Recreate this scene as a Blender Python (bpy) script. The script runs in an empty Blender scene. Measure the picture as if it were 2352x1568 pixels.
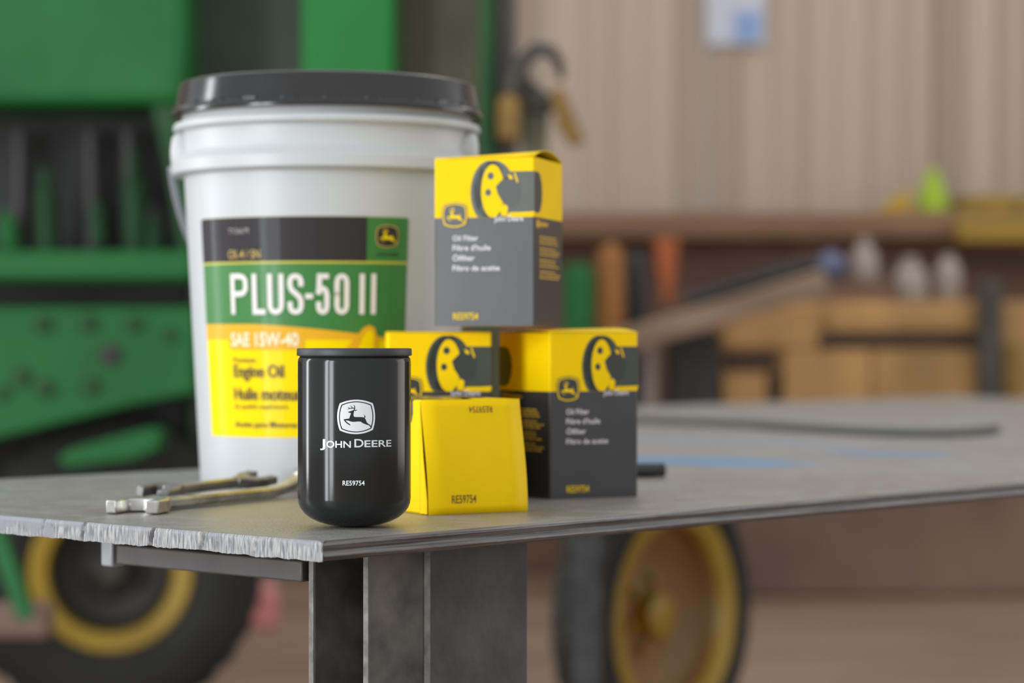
import bpy, bmesh, math, random
from mathutils import Vector, Matrix
random.seed(7)
PI = math.pi
S = bpy.context.scene
COL = S.collection

# ------------------------------------------------------------------ camera, world, light, exposure
EYE = 1.0517            # eye height above the shop floor; table top is at 0.90
F = 5553.0              # focal length in pixels of a 2352 wide frame (85 mm)
cam = bpy.data.cameras.new('camera'); cam.lens = 85; cam.sensor_width = 36
cam.clip_start = 0.05; cam.clip_end = 200
cam.dof.use_dof = True; cam.dof.focus_distance = 1.945; cam.dof.aperture_fstop = 4.1
camo = bpy.data.objects.new('camera', cam); COL.objects.link(camo)
camo.location = (0, 0, EYE); camo.rotation_euler = (PI/2, 0, 0)
S.camera = camo
w = bpy.data.worlds.new('world'); S.world = w; w.use_nodes = True
w.node_tree.nodes['Background'].inputs[0].default_value = (0.96, 0.97, 0.98, 1)
w.node_tree.nodes['Background'].inputs[1].default_value = 0.62
S.view_settings.view_transform = 'Standard'; S.view_settings.look = 'None'
S.view_settings.gamma = 1; S.view_settings.use_curve_mapping = False
S.view_settings.exposure = 0.50
def area(name, loc, target, sx, sy, power, col):
    l = bpy.data.lights.new(name, 'AREA'); l.shape = 'RECTANGLE'; l.size = sx; l.size_y = sy
    l.energy = power; l.color = col
    o = bpy.data.objects.new(name, l); COL.objects.link(o); o.location = loc
    d = Vector(target) - Vector(loc)
    o.rotation_euler = d.to_track_quat('-Z', 'Y').to_euler()
    return o
# daylight through the tall shop doors and windows left of the camera, one window right
area('shop_door_daylight', (-4.3, -1.05, 1.7), (0, -1.05, 1.7), 0.7, 3.4, 112, (0.9, 0.97, 1))
area('shop_door_daylight', (-4.3, -2.45, 1.7), (0, -2.45, 1.7), 1.2, 3.4, 156, (0.9, 0.97, 1))
area('side_window_daylight', (-4.3, 3.2, 1.8), (0, 3.2, 1.8), 0.5, 2.6, 45, (0.95, 0.98, 1))
area('far_window_daylight', (4.6, 4.3, 1.7), (0, 3.0, 1.2), 2.4, 2.4, 26, (1, 0.97, 0.92))

# unseen overhead light added to brighten the back wall and cabinet
area('added_back_fill', (2.6, 8.4, 4.8), (2.6, 9.2, 0), 4.5, 0.6, 30, (1, 0.93, 0.84))

# ------------------------------------------------------------------ materials
MATS = {}
def mat(name, col, rough=0.5, metal=0.0, coat=0.0, var=0.0, scale=8.0, bump=0.0, bscale=60.0, spec=0.5, stretch=None, col2=None, rvar=0.0):
    if name in MATS: return MATS[name]
    m = bpy.data.materials.new(name); m.use_nodes = True; nt = m.node_tree; b = nt.nodes['Principled BSDF']
    b.inputs['Roughness'].default_value = rough; b.inputs['Metallic'].default_value = metal
    b.inputs['Coat Weight'].default_value = coat; b.inputs['Coat Roughness'].default_value = 0.12
    b.inputs['Specular IOR Level'].default_value = spec
    tc = nt.nodes.new('ShaderNodeTexCoord'); mp = nt.nodes.new('ShaderNodeMapping')
    if stretch: mp.inputs['Scale'].default_value = stretch
    nt.links.new(tc.outputs['Object'], mp.inputs[0])
    nz = nt.nodes.new('ShaderNodeTexNoise'); nz.inputs['Scale'].default_value = scale; nz.inputs['Detail'].default_value = 6
    nt.links.new(mp.outputs[0], nz.inputs['Vector'])
    rp = nt.nodes.new('ShaderNodeMapRange'); rp.inputs[1].default_value = 0.3; rp.inputs[2].default_value = 0.7
    nt.links.new(nz.outputs['Fac'], rp.inputs[0])
    mx = nt.nodes.new('ShaderNodeMix'); mx.data_type = 'RGBA'
    c = Vector(col); a = c*(1-var); d = Vector(col2) if col2 else c*(1+var)
    mx.inputs[6].default_value = (*a, 1); mx.inputs[7].default_value = (*d, 1)
    nt.links.new(rp.outputs[0], mx.inputs[0]); nt.links.new(mx.outputs[2], b.inputs['Base Color'])
    if rvar:
        r2 = nt.nodes.new('ShaderNodeMapRange'); r2.inputs[3].default_value = rough-rvar; r2.inputs[4].default_value = rough+rvar
        nt.links.new(nz.outputs['Fac'], r2.inputs[0]); nt.links.new(r2.outputs[0], b.inputs['Roughness'])
    if bump:
        n2 = nt.nodes.new('ShaderNodeTexNoise'); n2.inputs['Scale'].default_value = bscale; n2.inputs['Detail'].default_value = 4
        nt.links.new(mp.outputs[0], n2.inputs['Vector'])
        bp = nt.nodes.new('ShaderNodeBump'); bp.inputs['Strength'].default_value = bump; bp.inputs['Distance'].default_value = 0.002
        nt.links.new(n2.outputs['Fac'], bp.inputs['Height']); nt.links.new(bp.outputs[0], b.inputs['Normal'])
    MATS[name] = m
    return m

can_black = mat('gloss_black_paint', (0.016, 0.017, 0.017), 0.13, spec=0.30)
lid_black = mat('black_rubber_lid', (0.032, 0.034, 0.035), 0.5)
silver = mat('silver_print', (0.72, 0.76, 0.79), 0.35, metal=0.15)
white_ink = mat('white_print', (0.82, 0.84, 0.86), 0.5)
ink_black = mat('black_print', (0.03, 0.03, 0.03), 0.45)
pail_white = mat('white_plastic', (0.535, 0.555, 0.57), 0.38, spec=0.35, var=0.02, scale=3)
pail_lid = mat('black_plastic', (0.018, 0.018, 0.019), 0.17, var=0.1, spec=0.5)
lab_black = mat('label_charcoal', (0.034, 0.030, 0.032), 0.55, spec=0.15, coat=0.12)
lab_green = mat('label_green', (0.045, 0.20, 0.045), 0.45, spec=0.3, coat=0.1)
lab_yellow = mat('label_yellow', (0.96, 0.70, 0.0), 0.55, spec=0.08, coat=0.08)
lab_orange = mat('label_orange', (0.80, 0.42, 0.012), 0.5, spec=0.25, coat=0.06)
lab_line = mat('label_gold_line', (0.55, 0.50, 0.05), 0.4)
lab_text = mat('label_brown_text', (0.10, 0.055, 0.01), 0.5)
lab_gold = mat('label_gold_text', (0.55, 0.38, 0.10), 0.5)
lab_white = mat('label_white_text', (0.80, 0.76, 0.72), 0.5)
lab_cream = mat('label_cream_text', (0.95, 0.82, 0.55), 0.5)
lab_pink = mat('label_grey_text', (0.42, 0.34, 0.34), 0.5)
box_yellow = mat('carton_yellow', (0.96, 0.635, 0.001), 0.55, spec=0.10, coat=0.03, var=0.03, scale=20)
box_black = mat('carton_charcoal', (0.035, 0.034, 0.035), 0.33, coat=0.35, var=0.12, scale=25)
box_pic = mat('carton_picture_dark', (0.045, 0.055, 0.038), 0.36, coat=0.2, var=0.1, scale=40)
box_pic2 = mat('carton_picture_darker', (0.03, 0.034, 0.03), 0.36, coat=0.2)
box_in = mat('carton_inside', (0.20, 0.11, 0.06), 0.8)
box_white = mat('carton_white_print', (0.80, 0.76, 0.80), 0.5)
box_gold = mat('carton_gold_print', (0.60, 0.36, 0.02), 0.5)
chrome = mat('tool_steel', (0.62, 0.61, 0.58), 0.27, metal=0.9, var=0.25, scale=40, rvar=0.12)
chrome_dark = mat('tool_steel_dark', (0.24, 0.235, 0.235), 0.3, metal=0.9, var=0.3, scale=40)
steel_dark = mat('mill_scale_steel', (0.058, 0.058, 0.060), 0.55, var=0.4, scale=22, bump=0.25, bscale=90)
steel_rust = mat('scuffed_steel', (0.05, 0.048, 0.045), 0.6, var=0.3, scale=26, bump=0.3, bscale=80, col2=(0.15, 0.135, 0.12))
steel_edge = mat('worn_bright_edge', (0.17, 0.158, 0.145), 0.5, var=0.55, scale=70, metal=0.2)
steel_bar = mat('grey_steel_bar', (0.095, 0.092, 0.092), 0.5, metal=0.3, var=0.2, scale=15)
steel_lite = mat('pale_steel_stub', (0.38, 0.40, 0.43), 0.45, metal=0.2)
green = mat('green_machine_paint', (0.018, 0.150, 0.035), 0.5, spec=0.25, var=0.18, scale=3)
green_dk = mat('green_dull_paint', (0.025, 0.085, 0.030), 0.55, spec=0.25, var=0.2, scale=4)
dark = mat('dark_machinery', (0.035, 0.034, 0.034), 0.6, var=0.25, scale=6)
dark_br = mat('dark_brown_metal_and_shade', (0.060, 0.052, 0.042), 0.6, var=0.25, scale=5)
olive = mat('olive_dirty_panel', (0.105, 0.098, 0.058), 0.6, var=0.3, scale=4)
greyrod = mat('grey_rod', (0.065, 0.058, 0.062), 0.45, metal=0.3)
mach_yel = mat('machine_yellow_paint', (0.25, 0.14, 0.025), 0.5, var=0.2, scale=5)
wheel_yel = mat('wheel_yellow_paint', (0.42, 0.27, 0.025), 0.45, var=0.1, scale=6)
rubber = mat('tyre_rubber', (0.022, 0.021, 0.020), 0.75, var=0.2, scale=9)
rust = mat('rusty_brown_metal', (0.24, 0.15, 0.12), 0.7, var=0.2, scale=6)
tan_metal = mat('tan_wall_sheet', (0.50, 0.40, 0.325), 0.6, spec=0.2, var=0.10, scale=1.4, stretch=(3, 1, 0.35))
brown_wood = mat('brown_timber', (0.27, 0.15, 0.085), 0.7, var=0.3, scale=2.2, stretch=(0.5, 1, 4))
dkbrown_wood = mat('dark_brown_boards', (0.20, 0.115, 0.08), 0.75, var=0.35, scale=1.8, stretch=(0.6, 1, 3))
lt_wood = mat('weathered_timber', (0.32, 0.215, 0.15), 0.7, var=0.25, scale=3, stretch=(0.4, 1, 4))
ply = mat('amber_plywood', (0.50, 0.285, 0.105), 0.6, var=0.3, scale=2.0, stretch=(1.5, 1, 0.7))
ply_dk = mat('amber_plywood_shadow_gap', (0.075, 0.045, 0.03), 0.8)
floor_m = mat('dusty_concrete', (0.25, 0.165, 0.115), 0.6, var=0.22, scale=1.3, stretch=(0.7, 1.4, 1))
orange_m = mat('orange_brown_paint', (0.36, 0.15, 0.035), 0.6)
orange_r = mat('orange_webbing', (0.50, 0.13, 0.04), 0.7)
blue_m = mat('blue_grey_plastic', (0.14, 0.17, 0.30), 0.5)
jug_m = mat('dusty_white_plastic', (0.36, 0.31, 0.27), 0.5)
lime_m = mat('lime_plastic', (0.36, 0.52, 0.02), 0.5)
amber_m = mat('amber_plastic', (0.55, 0.34, 0.02), 0.5)
paper_m = mat('white_paper', (0.62, 0.64, 0.74), 0.8)
paper_b = mat('blue_print', (0.28, 0.42, 0.70), 0.8)
red_m = mat('faded_red_plastic', (0.66, 0.25, 0.24), 0.55, var=0.2, scale=12)
pink_m = mat('pale_red_plastic', (0.60, 0.30, 0.28), 0.55)
yel_dull = mat('dull_yellow_paint', (0.38, 0.24, 0.03), 0.6, var=0.2, scale=3)
hose_m = mat('dark_grey_hose', (0.085, 0.088, 0.075), 0.6)

def plate_material():
    m = bpy.data.materials.new('steel_plate_top'); m.use_nodes = True; nt = m.node_tree; b = nt.nodes['Principled BSDF']; L = nt.links.new
    b.inputs['Metallic'].default_value = 0.25
    g = nt.nodes.new('ShaderNodeNewGeometry')
    def noise(sc, det, vec=None):
        n = nt.nodes.new('ShaderNodeTexNoise'); n.inputs['Scale'].default_value = sc; n.inputs['Detail'].default_value = det
        L(vec or g.outputs['Position'], n.inputs['Vector']); return n
    def rng(src, a, c):
        r = nt.nodes.new('ShaderNodeMapRange'); r.inputs[1].default_value = a; r.inputs[2].default_value = c; L(src, r.inputs[0]); return r.outputs[0]
    def mix(f, A, B):
        x = nt.nodes.new('ShaderNodeMix'); x.data_type = 'RGBA'
        if f is not None: L(f, x.inputs[0])
        for i, v in ((6, A), (7, B)):
            if isinstance(v, tuple): x.inputs[i].default_value = v
            else: L(v, x.inputs[i])
        return x.outputs[2]
    n1 = noise(5, 6); n2 = noise(45, 5); n3 = noise(340, 4)
    c = mix(rng(n1.outputs['Fac'], 0.35, 0.65), (0.315, 0.31, 0.30, 1), (0.275, 0.248, 0.222, 1))
    c = mix(rng(n2.outputs['Fac'], 0.45, 0.75), c, (0.37, 0.365, 0.35, 1))
    c = mix(rng(n3.outputs['Fac'], 0.54, 0.70), c, (0.14, 0.13, 0.12, 1))
    # blue patches on the steel
    def ell(cx, cy, ax, ay, ang):
        s = nt.nodes.new('ShaderNodeVectorMath'); s.operation = 'SUBTRACT'; L(g.outputs['Position'], s.inputs[0]); s.inputs[1].default_value = (cx, cy, 0.9)
        r = nt.nodes.new('ShaderNodeVectorRotate'); r.rotation_type = 'Z_AXIS'; r.inputs['Angle'].default_value = -ang; L(s.outputs[0], r.inputs[0])
        d = nt.nodes.new('ShaderNodeVectorMath'); d.operation = 'MULTIPLY'; L(r.outputs[0], d.inputs[0]); d.inputs[1].default_value = (1/ax, 1/ay, 0)
        w1 = noise(14, 3); a = nt.nodes.new('ShaderNodeVectorMath'); a.operation = 'LENGTH'; L(d.outputs[0], a.inputs[0])
        ad = nt.nodes.new('ShaderNodeMath'); ad.operation = 'MULTIPLY_ADD'; L(w1.outputs['Fac'], ad.inputs[0]); ad.inputs[1].default_value = 1.0; L(a.outputs['Value'], ad.inputs[2])
        return rng(ad.outputs[0], 1.55, 1.25)
    for e, col in ((ell(0.252, 3.06, 0.10, 0.17, 0.75), (0.13, 0.31, 0.52, 1)), (ell(0.51, 3.27, 0.085, 0.12, 0.8), (0.15, 0.29, 0.46, 1)),
                   (ell(0.235, 3.75, 0.09, 0.22, 0.5), (0.24, 0.31, 0.38, 1)), (ell(0.40, 3.62, 0.08, 0.2, 0.5), (0.24, 0.30, 0.37, 1))):
        c = mix(e, c, col)
    L(c, b.inputs['Base Color'])
    r = nt.nodes.new('ShaderNodeMapRange'); r.inputs[3].default_value = 0.26; r.inputs[4].default_value = 0.50; L(n2.outputs['Fac'], r.inputs[0]); L(r.outputs[0], b.inputs['Roughness'])
    bp = nt.nodes.new('ShaderNodeBump'); bp.inputs['Strength'].default_value = 0.75; bp.inputs['Distance'].default_value = 0.0012
    L(n3.outputs['Fac'], bp.inputs['Height']); L(bp.outputs[0], b.inputs['Normal'])
    return m
nt = tan_metal.node_tree       # each board weathered to its own tone
oi = nt.nodes.new('ShaderNodeObjectInfo'); mr = nt.nodes.new('ShaderNodeMapRange'); mr.inputs[3].default_value = 0.76; mr.inputs[4].default_value = 1.10
nt.links.new(oi.outputs['Random'], mr.inputs[0]); vm = nt.nodes.new('ShaderNodeVectorMath'); vm.operation = 'SCALE'
b_ = nt.nodes['Principled BSDF']; src = b_.inputs['Base Color'].links[0].from_socket
nt.links.new(src, vm.inputs[0]); nt.links.new(mr.outputs[0], vm.inputs['Scale']); nt.links.new(vm.outputs[0], b_.inputs['Base Color'])
plate_m = plate_material()

def edge_material(name, a, bcol, dirx, scale_along, scale_z, metal, rough):
    m = bpy.data.materials.new(name); m.use_nodes = True; nt = m.node_tree; b = nt.nodes['Principled BSDF']; L = nt.links.new
    g = nt.nodes.new('ShaderNodeNewGeometry')
    r = nt.nodes.new('ShaderNodeVectorRotate'); r.rotation_type = 'Z_AXIS'; r.inputs['Angle'].default_value = -dirx; L(g.outputs['Position'], r.inputs[0])
    d = nt.nodes.new('ShaderNodeVectorMath'); d.operation = 'MULTIPLY'; L(r.outputs[0], d.inputs[0]); d.inputs[1].default_value = (scale_along, 30, scale_z)
    n = nt.nodes.new('ShaderNodeTexNoise'); n.inputs['Scale'].default_value = 1; n.inputs['Detail'].default_value = 5; L(d.outputs[0], n.inputs['Vector'])
    mr = nt.nodes.new('ShaderNodeMapRange'); mr.inputs[1].default_value = 0.38; mr.inputs[2].default_value = 0.62; L(n.outputs['Fac'], mr.inputs[0])
    x = nt.nodes.new('ShaderNodeMix'); x.data_type = 'RGBA'; L(mr.outputs[0], x.inputs[0]); x.inputs[6].default_value = (*a, 1); x.inputs[7].default_value = (*bcol, 1)
    L(x.outputs[2], b.inputs['Base Color']); b.inputs['Metallic'].default_value = metal; b.inputs['Roughness'].default_value = rough
    bp = nt.nodes.new('ShaderNodeBump'); bp.inputs['Strength'].default_value = 0.6; bp.inputs['Distance'].default_value = 0.001
    L(n.outputs['Fac'], bp.inputs['Height']); L(bp.outputs[0], b.inputs['Normal'])
    return m

# ------------------------------------------------------------------ helpers
INV = {}
def thing(name, label=None, cat=None, loc=(0, 0, 0), M=None, group=None, kind=None):
    o = bpy.data.objects.new(name, None); COL.objects.link(o); o.empty_display_size = 0.05
    mw = M if M is not None else Matrix.Translation(loc)
    o.matrix_world = mw; INV[o.name] = mw.inverted()
    tag(o, label, cat, group, kind)
    return o
def tag(o, label=None, cat=None, group=None, kind=None):
    if label: o['label'] = label
    if cat: o['category'] = cat
    if group: o['group'] = group
    if kind: o['kind'] = kind
    return o

class MB:
    def __init__(s): s.v = []; s.f = []; s.m = []
    def face(s, idx, m=0): s.f.append(tuple(idx)); s.m.append(m)
    def box(s, c, size, R=None, m=0):
        b = len(s.v); h = [x/2 for x in size]
        for i in range(8):
            p = Vector(((1 if i & 1 else -1)*h[0], (1 if i & 2 else -1)*h[1], (1 if i & 4 else -1)*h[2]))
            if R is not None: p = R @ p
            s.v.append(p + Vector(c))
        for q in ((0, 2, 3, 1), (4, 5, 7, 6), (0, 1, 5, 4), (2, 6, 7, 3), (0, 4, 6, 2), (1, 3, 7, 5)): s.face([b+k for k in q], m)
        return s
    def grid(s, f, nu, nv, m=0, closed=False):
        b = len(s.v)
        for j in range(nv+1):
            for i in range(nu+1): s.v.append(Vector(f(i/nu, j/nv)))
        for j in range(nv):
            for i in range(nu):
                a = b + j*(nu+1)+i; s.face((a, a+1, a+nu+2, a+nu+1), m)
        return s
    def lathe(s, prof, seg=48, M=None, m=0, mfun=None):
        # prof: list of (r, z); spun about local z
        b = len(s.v); n = len(prof)
        for i in range(seg):
            a = 2*PI*i/seg
            for (r, z) in prof:
                p = Vector((r*math.cos(a), r*math.sin(a), z)); s.v.append(M @ p if M is not None else p)
        for i in range(seg):
            for j in range(n-1):
                a = b+i*n+j; c = b+((i+1) % seg)*n+j
                s.face((a, c, c+1, a+1), mfun(j) if mfun else m)
        return s
    def tube(s, pts, rad, seg=10, m=0, cap=True):
        pts = [Vector(p) for p in pts]; n = len(pts); b = len(s.v)
        rad = rad if isinstance(rad, (list, tuple)) else [rad]*n
        up = None
        for i, p in enumerate(pts):
            t = (pts[min(i+1, n-1)] - pts[max(i-1, 0)]).normalized()
            if up is None: up = t.orthogonal().normalized()
            else: up = (up - t*up.dot(t)).normalized()
            sd = t.cross(up)
            for k in range(seg):
                a = 2*PI*k/seg; s.v.append(p + (up*math.cos(a)+sd*math.sin(a))*rad[i])
        for i in range(n-1):
            for k in range(seg):
                k2 = (k+1) % seg; s.face((b+i*seg+k, b+i*seg+k2, b+(i+1)*seg+k2, b+(i+1)*seg+k), m)
        if cap:
            s.face([b+k for k in range(seg)][::-1], m); s.face([b+(n-1)*seg+k for k in range(seg)], m)
        return s
    def prism(s, poly, f0, f1, m=0):
        # poly: 2-D outline; f0/f1 map (x,y) to the two end faces
        b = len(s.v); n = len(poly)
        for p in poly: s.v.append(Vector(f0(*p)))
        for p in poly: s.v.append(Vector(f1(*p)))
        s.face([b+k for k in range(n)][::-1], m); s.face([b+n+k for k in range(n)], m)
        for k in range(n):
            k2 = (k+1) % n; s.face((b+k, b+k2, b+n+k2, b+n+k), m)
        return s
    def build(s, name, mats, parent=None, bevel=0, seg=2, smooth=True, world=True, fix=True):
        me = bpy.data.meshes.new(name)
        vs = s.v
        if parent is not None and world: I = INV[parent.name]; vs = [I @ v for v in s.v]
        me.from_pydata([tuple(v) for v in vs], [], s.f)
        for mm in (mats if isinstance(mats, (list, tuple)) else [mats]): me.materials.append(mm)
        me.polygons.foreach_set('material_index', s.m)
        if fix:
            bm = bmesh.new(); bm.from_mesh(me); bmesh.ops.remove_doubles(bm, verts=bm.verts, dist=1e-6)
            bmesh.ops.recalc_face_normals(bm, faces=bm.faces); bm.to_mesh(me); bm.free()
        if smooth:
            me.polygons.foreach_set('use_smooth', [True]*len(me.polygons)); me.set_sharp_from_angle(angle=math.radians(38))
        o = bpy.data.objects.new(name, me); COL.objects.link(o)
        if parent is not None:
            o.parent = parent; INV[o.name] = INV[parent.name]   # parts keep their parent's frame
        if bevel:
            bv = o.modifiers.new('bevel', 'BEVEL'); bv.width = bevel; bv.segments = seg; bv.limit_method = 'ANGLE'; bv.angle_limit = math.radians(40)
        return o

def at(px, py, D):      # a measured image point at distance D from the lens -> place in the room
    return Vector(((px-1176)/F*D, D, EYE+(784-py)/F*D))
def slab(mb, x0, y0, x1, y1, D, depth, m=0):
    a = at(x0, y1, D); b = at(x1, y0, D)
    return mb.box(((a.x+b.x)/2, D+depth/2, (a.z+b.z)/2), (b.x-a.x, depth, b.z-a.z), None, m)

# text outlines from Blender's own font, in cap-height units
_tc = {}
def text_tris(s, bold=0.0):
    k = (s, bold)
    if k in _tc: return _tc[k]
    cu = bpy.data.curves.new('t', 'FONT'); cu.body = s; cu.resolution_u = 4; cu.offset = bold; cu.fill_mode = 'FRONT'
    o = bpy.data.objects.new('t', cu); me = bpy.data.meshes.new_from_object(o)
    vs = [(v.co.x, v.co.y) for v in me.vertices]; fs = [tuple(p.vertices) for p in me.polygons]
    bpy.data.objects.remove(o); bpy.data.curves.remove(cu); bpy.data.meshes.remove(me)
    _tc[k] = (vs, fs); return _tc[k]
def cap_h(bold):
    vs, _ = text_tris('H', bold); return min(v[1] for v in vs), max(v[1] for v in vs)

class Flat:     # flat print: polygons in 2-D, later laid on a surface
    def __init__(s): s.items = []
    def poly(s, pts, m=0, layer=0): s.items.append(([tuple(p) for p in pts], [tuple(range(len(pts)))], m, layer)); return s
    def stroke(s, pts, wds, m=0, layer=0):
        n = len(pts)
        if not isinstance(wds, (list, tuple)): wds = [wds]*n
        L = []; R = []
        for i in range(n):
            a = Vector(pts[max(i-1, 0)]); b = Vector(pts[min(i+1, n-1)]); t = (b-a).normalized(); q = Vector((-t.y, t.x))*wds[i]/2
            p = Vector(pts[i]); L.append(p+q); R.append(p-q)
        vs = [tuple(p) for p in L+R]; fs = [(i, i+1, n+i+1, n+i) for i in range(n-1)]
        s.items.append((vs, fs, m, layer)); return s
    def text(s, t, x0, x1, y0, y1, m=0, layer=0, bold=0.0, rot=False):
        vs, fs = text_tris(t, bold); a = min(v[0] for v in vs); b = max(v[0] for v in vs); lo, hi = cap_h(bold)
        out = []
        for (x, y) in vs:
            u = (x-a)/(b-a); v = (y-lo)/(hi-lo)
            if rot: u = 1-u; v = 1-v
            out.append((x0+u*(x1-x0), y0+v*(y1-y0)))
        s.items.append((out, fs, m, layer)); return s
    def build(s, name, mats, fmap, parent, step=None, world=False, ystep=None):
        I = INV[parent.name] if world else None
        V_, F_, M_ = [], [], []
        for vs, fs, m, layer in s.items:
            bm = bmesh.new(); bv = [bm.verts.new((p[0], p[1], 0)) for p in vs]
            for f in fs:
                try: bm.faces.new([bv[i] for i in f])
                except ValueError: pass
            bmesh.ops.triangulate(bm, faces=bm.faces[:], ngon_method='EAR_CLIP')
            for axis, st in ((0, step), (1, ystep)):
                if not st: continue
                xs = [v.co[axis] for v in bm.verts]; x = math.ceil(min(xs)/st)*st
                while x < max(xs):
                    co = [0, 0, 0]; co[axis] = x; no = [0, 0, 0]; no[axis] = 1
                    bmesh.ops.bisect_plane(bm, geom=bm.verts[:]+bm.edges[:]+bm.faces[:], plane_co=co, plane_no=no); x += st
            bm.verts.index_update(); b = len(V_)
            for v in bm.verts:
                p = Vector(fmap(v.co.x, v.co.y, layer)); V_.append(I @ p if world else p)
            for f in bm.faces: F_.append([b+v.index for v in f.verts]); M_.append(m)
            bm.free()
        me = bpy.data.meshes.new(name); me.from_pydata([tuple(p) for p in V_], [], F_); me.polygons.foreach_set('material_index', M_)
        for mm in (mats if isinstance(mats, (list, tuple)) else [mats]): me.materials.append(mm)
        o = bpy.data.objects.new(name, me); COL.objects.link(o); o.parent = parent; INV[o.name] = INV[parent.name]
        return o

# leaping-stag emblem, traced in units where the shield is 2 wide, centre (0,0)
def _n(L): return [((x-760)/435, (659-y)/435) for x, y in L]
DEER = _n([(572,550),(600,538),(660,520),(692,504),(716,504),(712,530),(700,585),(697,622),(705,645),(730,661),(800,662),(880,664),(932,672),(946,642),
    (930,612),(908,594),(945,616),(973,660),(948,682),(965,705),(985,750),(1002,788),(1035,818),(1065,832),(1088,860),(1114,895),(1105,917),(1085,897),
    (1050,852),(1000,837),(940,816),(900,796),(860,766),(800,762),(740,768),(690,772),(640,762),(580,742),(518,735),(545,768),(590,806),(618,822),(634,852),
    (600,840),(550,808),(508,766),(476,722),(490,711),(560,700),(604,694),(615,650),(635,600),(641,571),(600,564)])
EAR = _n([(712,512),(750,500),(787,494),(768,514),(742,525),(716,522)])
ANT = [(_n([(714,506),(722,470),(726,430),(712,402),(696,384)]), [.055, .05, .045, .03, .012]),
       (_n([(716,462),(660,462),(612,470),(584,478),(560,493)]), [.04, .045, .035, .025, .01]),
       (_n([(618,466),(592,456),(566,436)]), [.035, .03, .01]), (_n([(674,462),(658,430),(622,402)]), [.035, .035, .01])]
def shield(k=1.0, n=9):
    C = [(-.862, .70), (.874, .70), (.874, -.68), (-.862, -.70)]; Mx = [(0, .895), (1.0, 0), (0, -.895), (-1.0, 0)]
    out = []
    for i in range(4):
        a = Vector(C[i]); b = Vector(C[(i+1) % 4]); c = Vector(Mx[i])*2 - (a+b)/2
        for j in range(n):
            t = j/n; p = a*(1-t)**2 + c*2*t*(1-t) + b*t*t; out.append((p.x*k, p.y*k))
    return out
def emblem(fl, cx, cy, hw, ms, outline=None, xs=1.0, ys=1.0):
    # ms = (frame, line, field, stag) material slots
    T = lambda P: [(cx+x*hw*xs, cy+y*hw*ys) for x, y in P]
    if outline is not None: fl.poly(T(shield(1.08)), outline, 0)
    fl.poly(T(shield(1.0)), ms[0], 1); fl.poly(T(shield(.90)), ms[1], 2); fl.poly(T(shield(.845)), ms[2], 3)
    fl.poly(T(DEER), ms[3], 4); fl.poly(T(EAR), ms[3], 4)
    for P, W in ANT: fl.stroke(T(P), [q*hw*xs for q in W], ms[3], 4)

# ------------------------------------------------------------------ the setting
mb = MB(); mb.box((0, 5, -0.05), (30, 24, 0.1)); tag(mb.build('floor', floor_m), kind='structure', label='dusty brown concrete shop floor')
WD = 11.2
wb = thing('wall_back', 'tan weathered vertical board wall at the back of the shop', None, (0, WD, 0), kind='structure')
PW = 0.15
pm = None
wr = random.Random(11)
for i in range(-80, 80):
    if pm is None:
        mb = MB(); prof = [(0, 0), (.012, -.012), (PW*.55, -.016), (PW-.014, -.012), (PW-.004, 0), (PW-.004, .02), (0, .02)]
        mb.prism(prof, lambda x, y: (x, y, 0), lambda x, y: (x, y, 5.0)); o = pm = mb.build('wall_board', tan_metal, wb, world=False)
    else:
        o = pm.copy(); COL.objects.link(o); o.parent = wb
    o.location = (i*PW, wr.uniform(-.012, .012), 0); o.rotation_euler = (0, 0, wr.uniform(-.03, .03))
wl = thing('wall_lower', 'dark brown horizontal boards on the lower back wall', None, (0, WD-0.2, 0), kind='structure')
pm = None
for i in range(8):
    if pm is None:
        mb = MB(); mb.box((0, 0, 0.1), (24, 0.06, 0.193)); o = pm = mb.build('board', dkbrown_wood, wl, bevel=.006, world=False)
    else:
        o = pm.copy(); COL.objects.link(o); o.parent = wl
    o.location = (0, random.uniform(-.01, .01), 0.2*i)
mb = MB(); slab(mb, -4900, 486, 7200, 548, WD-0.42, 0.24); tag(mb.build('trim_1', brown_wood, bevel=.01), kind='structure', label='brown timber ledge running along the back wall')

# ------------------------------------------------------------------ steel table
A = Vector((-0.144, 1.835, 0.90)); U = Vector((0.669, 0.743, 0)); V = Vector((-0.743, 0.669, 0))
def tp(u, v, z=0.0): p = A + U*u + V*v; return Vector((p.x, p.y, 0.90+z))
TH = 0.0155; TW = 0.868; TL = 2.7
table = thing('steel_table', 'heavy grey steel plate welding table holding the pail and cartons', 'table', tp(1.3, .43, -.9))
mb = MB()
pl = [(0.004, 0.004), (TL, 0.004), (TL, TW), (0.004, TW)]
mb.prism(pl, lambda u, v: tp(u, v, -TH+.0005), lambda u, v: tp(u, v, 0))
mb.build('top_plate', plate_m, table)
# sheared left edge: ragged bright cut with notches
cut_m = edge_material('sheared_bright_steel', (0.13, 0.13, 0.14), (0.38, 0.375, 0.37), math.atan2(V.y, V.x), 480, 70, 0.15, 0.5)
nt = cut_m.node_tree; g_ = [n for n in nt.nodes if n.type == 'NEW_GEOMETRY'][0]; bs = nt.nodes['Principled BSDF']
nz = nt.nodes.new('ShaderNodeTexNoise'); nz.inputs['Scale'].default_value = 70; nz.inputs['Detail'].default_value = 6; nt.links.new(g_.outputs['Position'], nz.inputs['Vector'])
sz = nt.nodes.new('ShaderNodeSeparateXYZ'); nt.links.new(g_.outputs['Position'], sz.inputs[0])
zr = nt.nodes.new('ShaderNodeMapRange'); zr.inputs[1].default_value = .8845; zr.inputs[2].default_value = .898; zr.inputs[3].default_value = -.10; zr.inputs[4].default_value = .10; nt.links.new(sz.outputs['Z'], zr.inputs[0])
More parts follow.
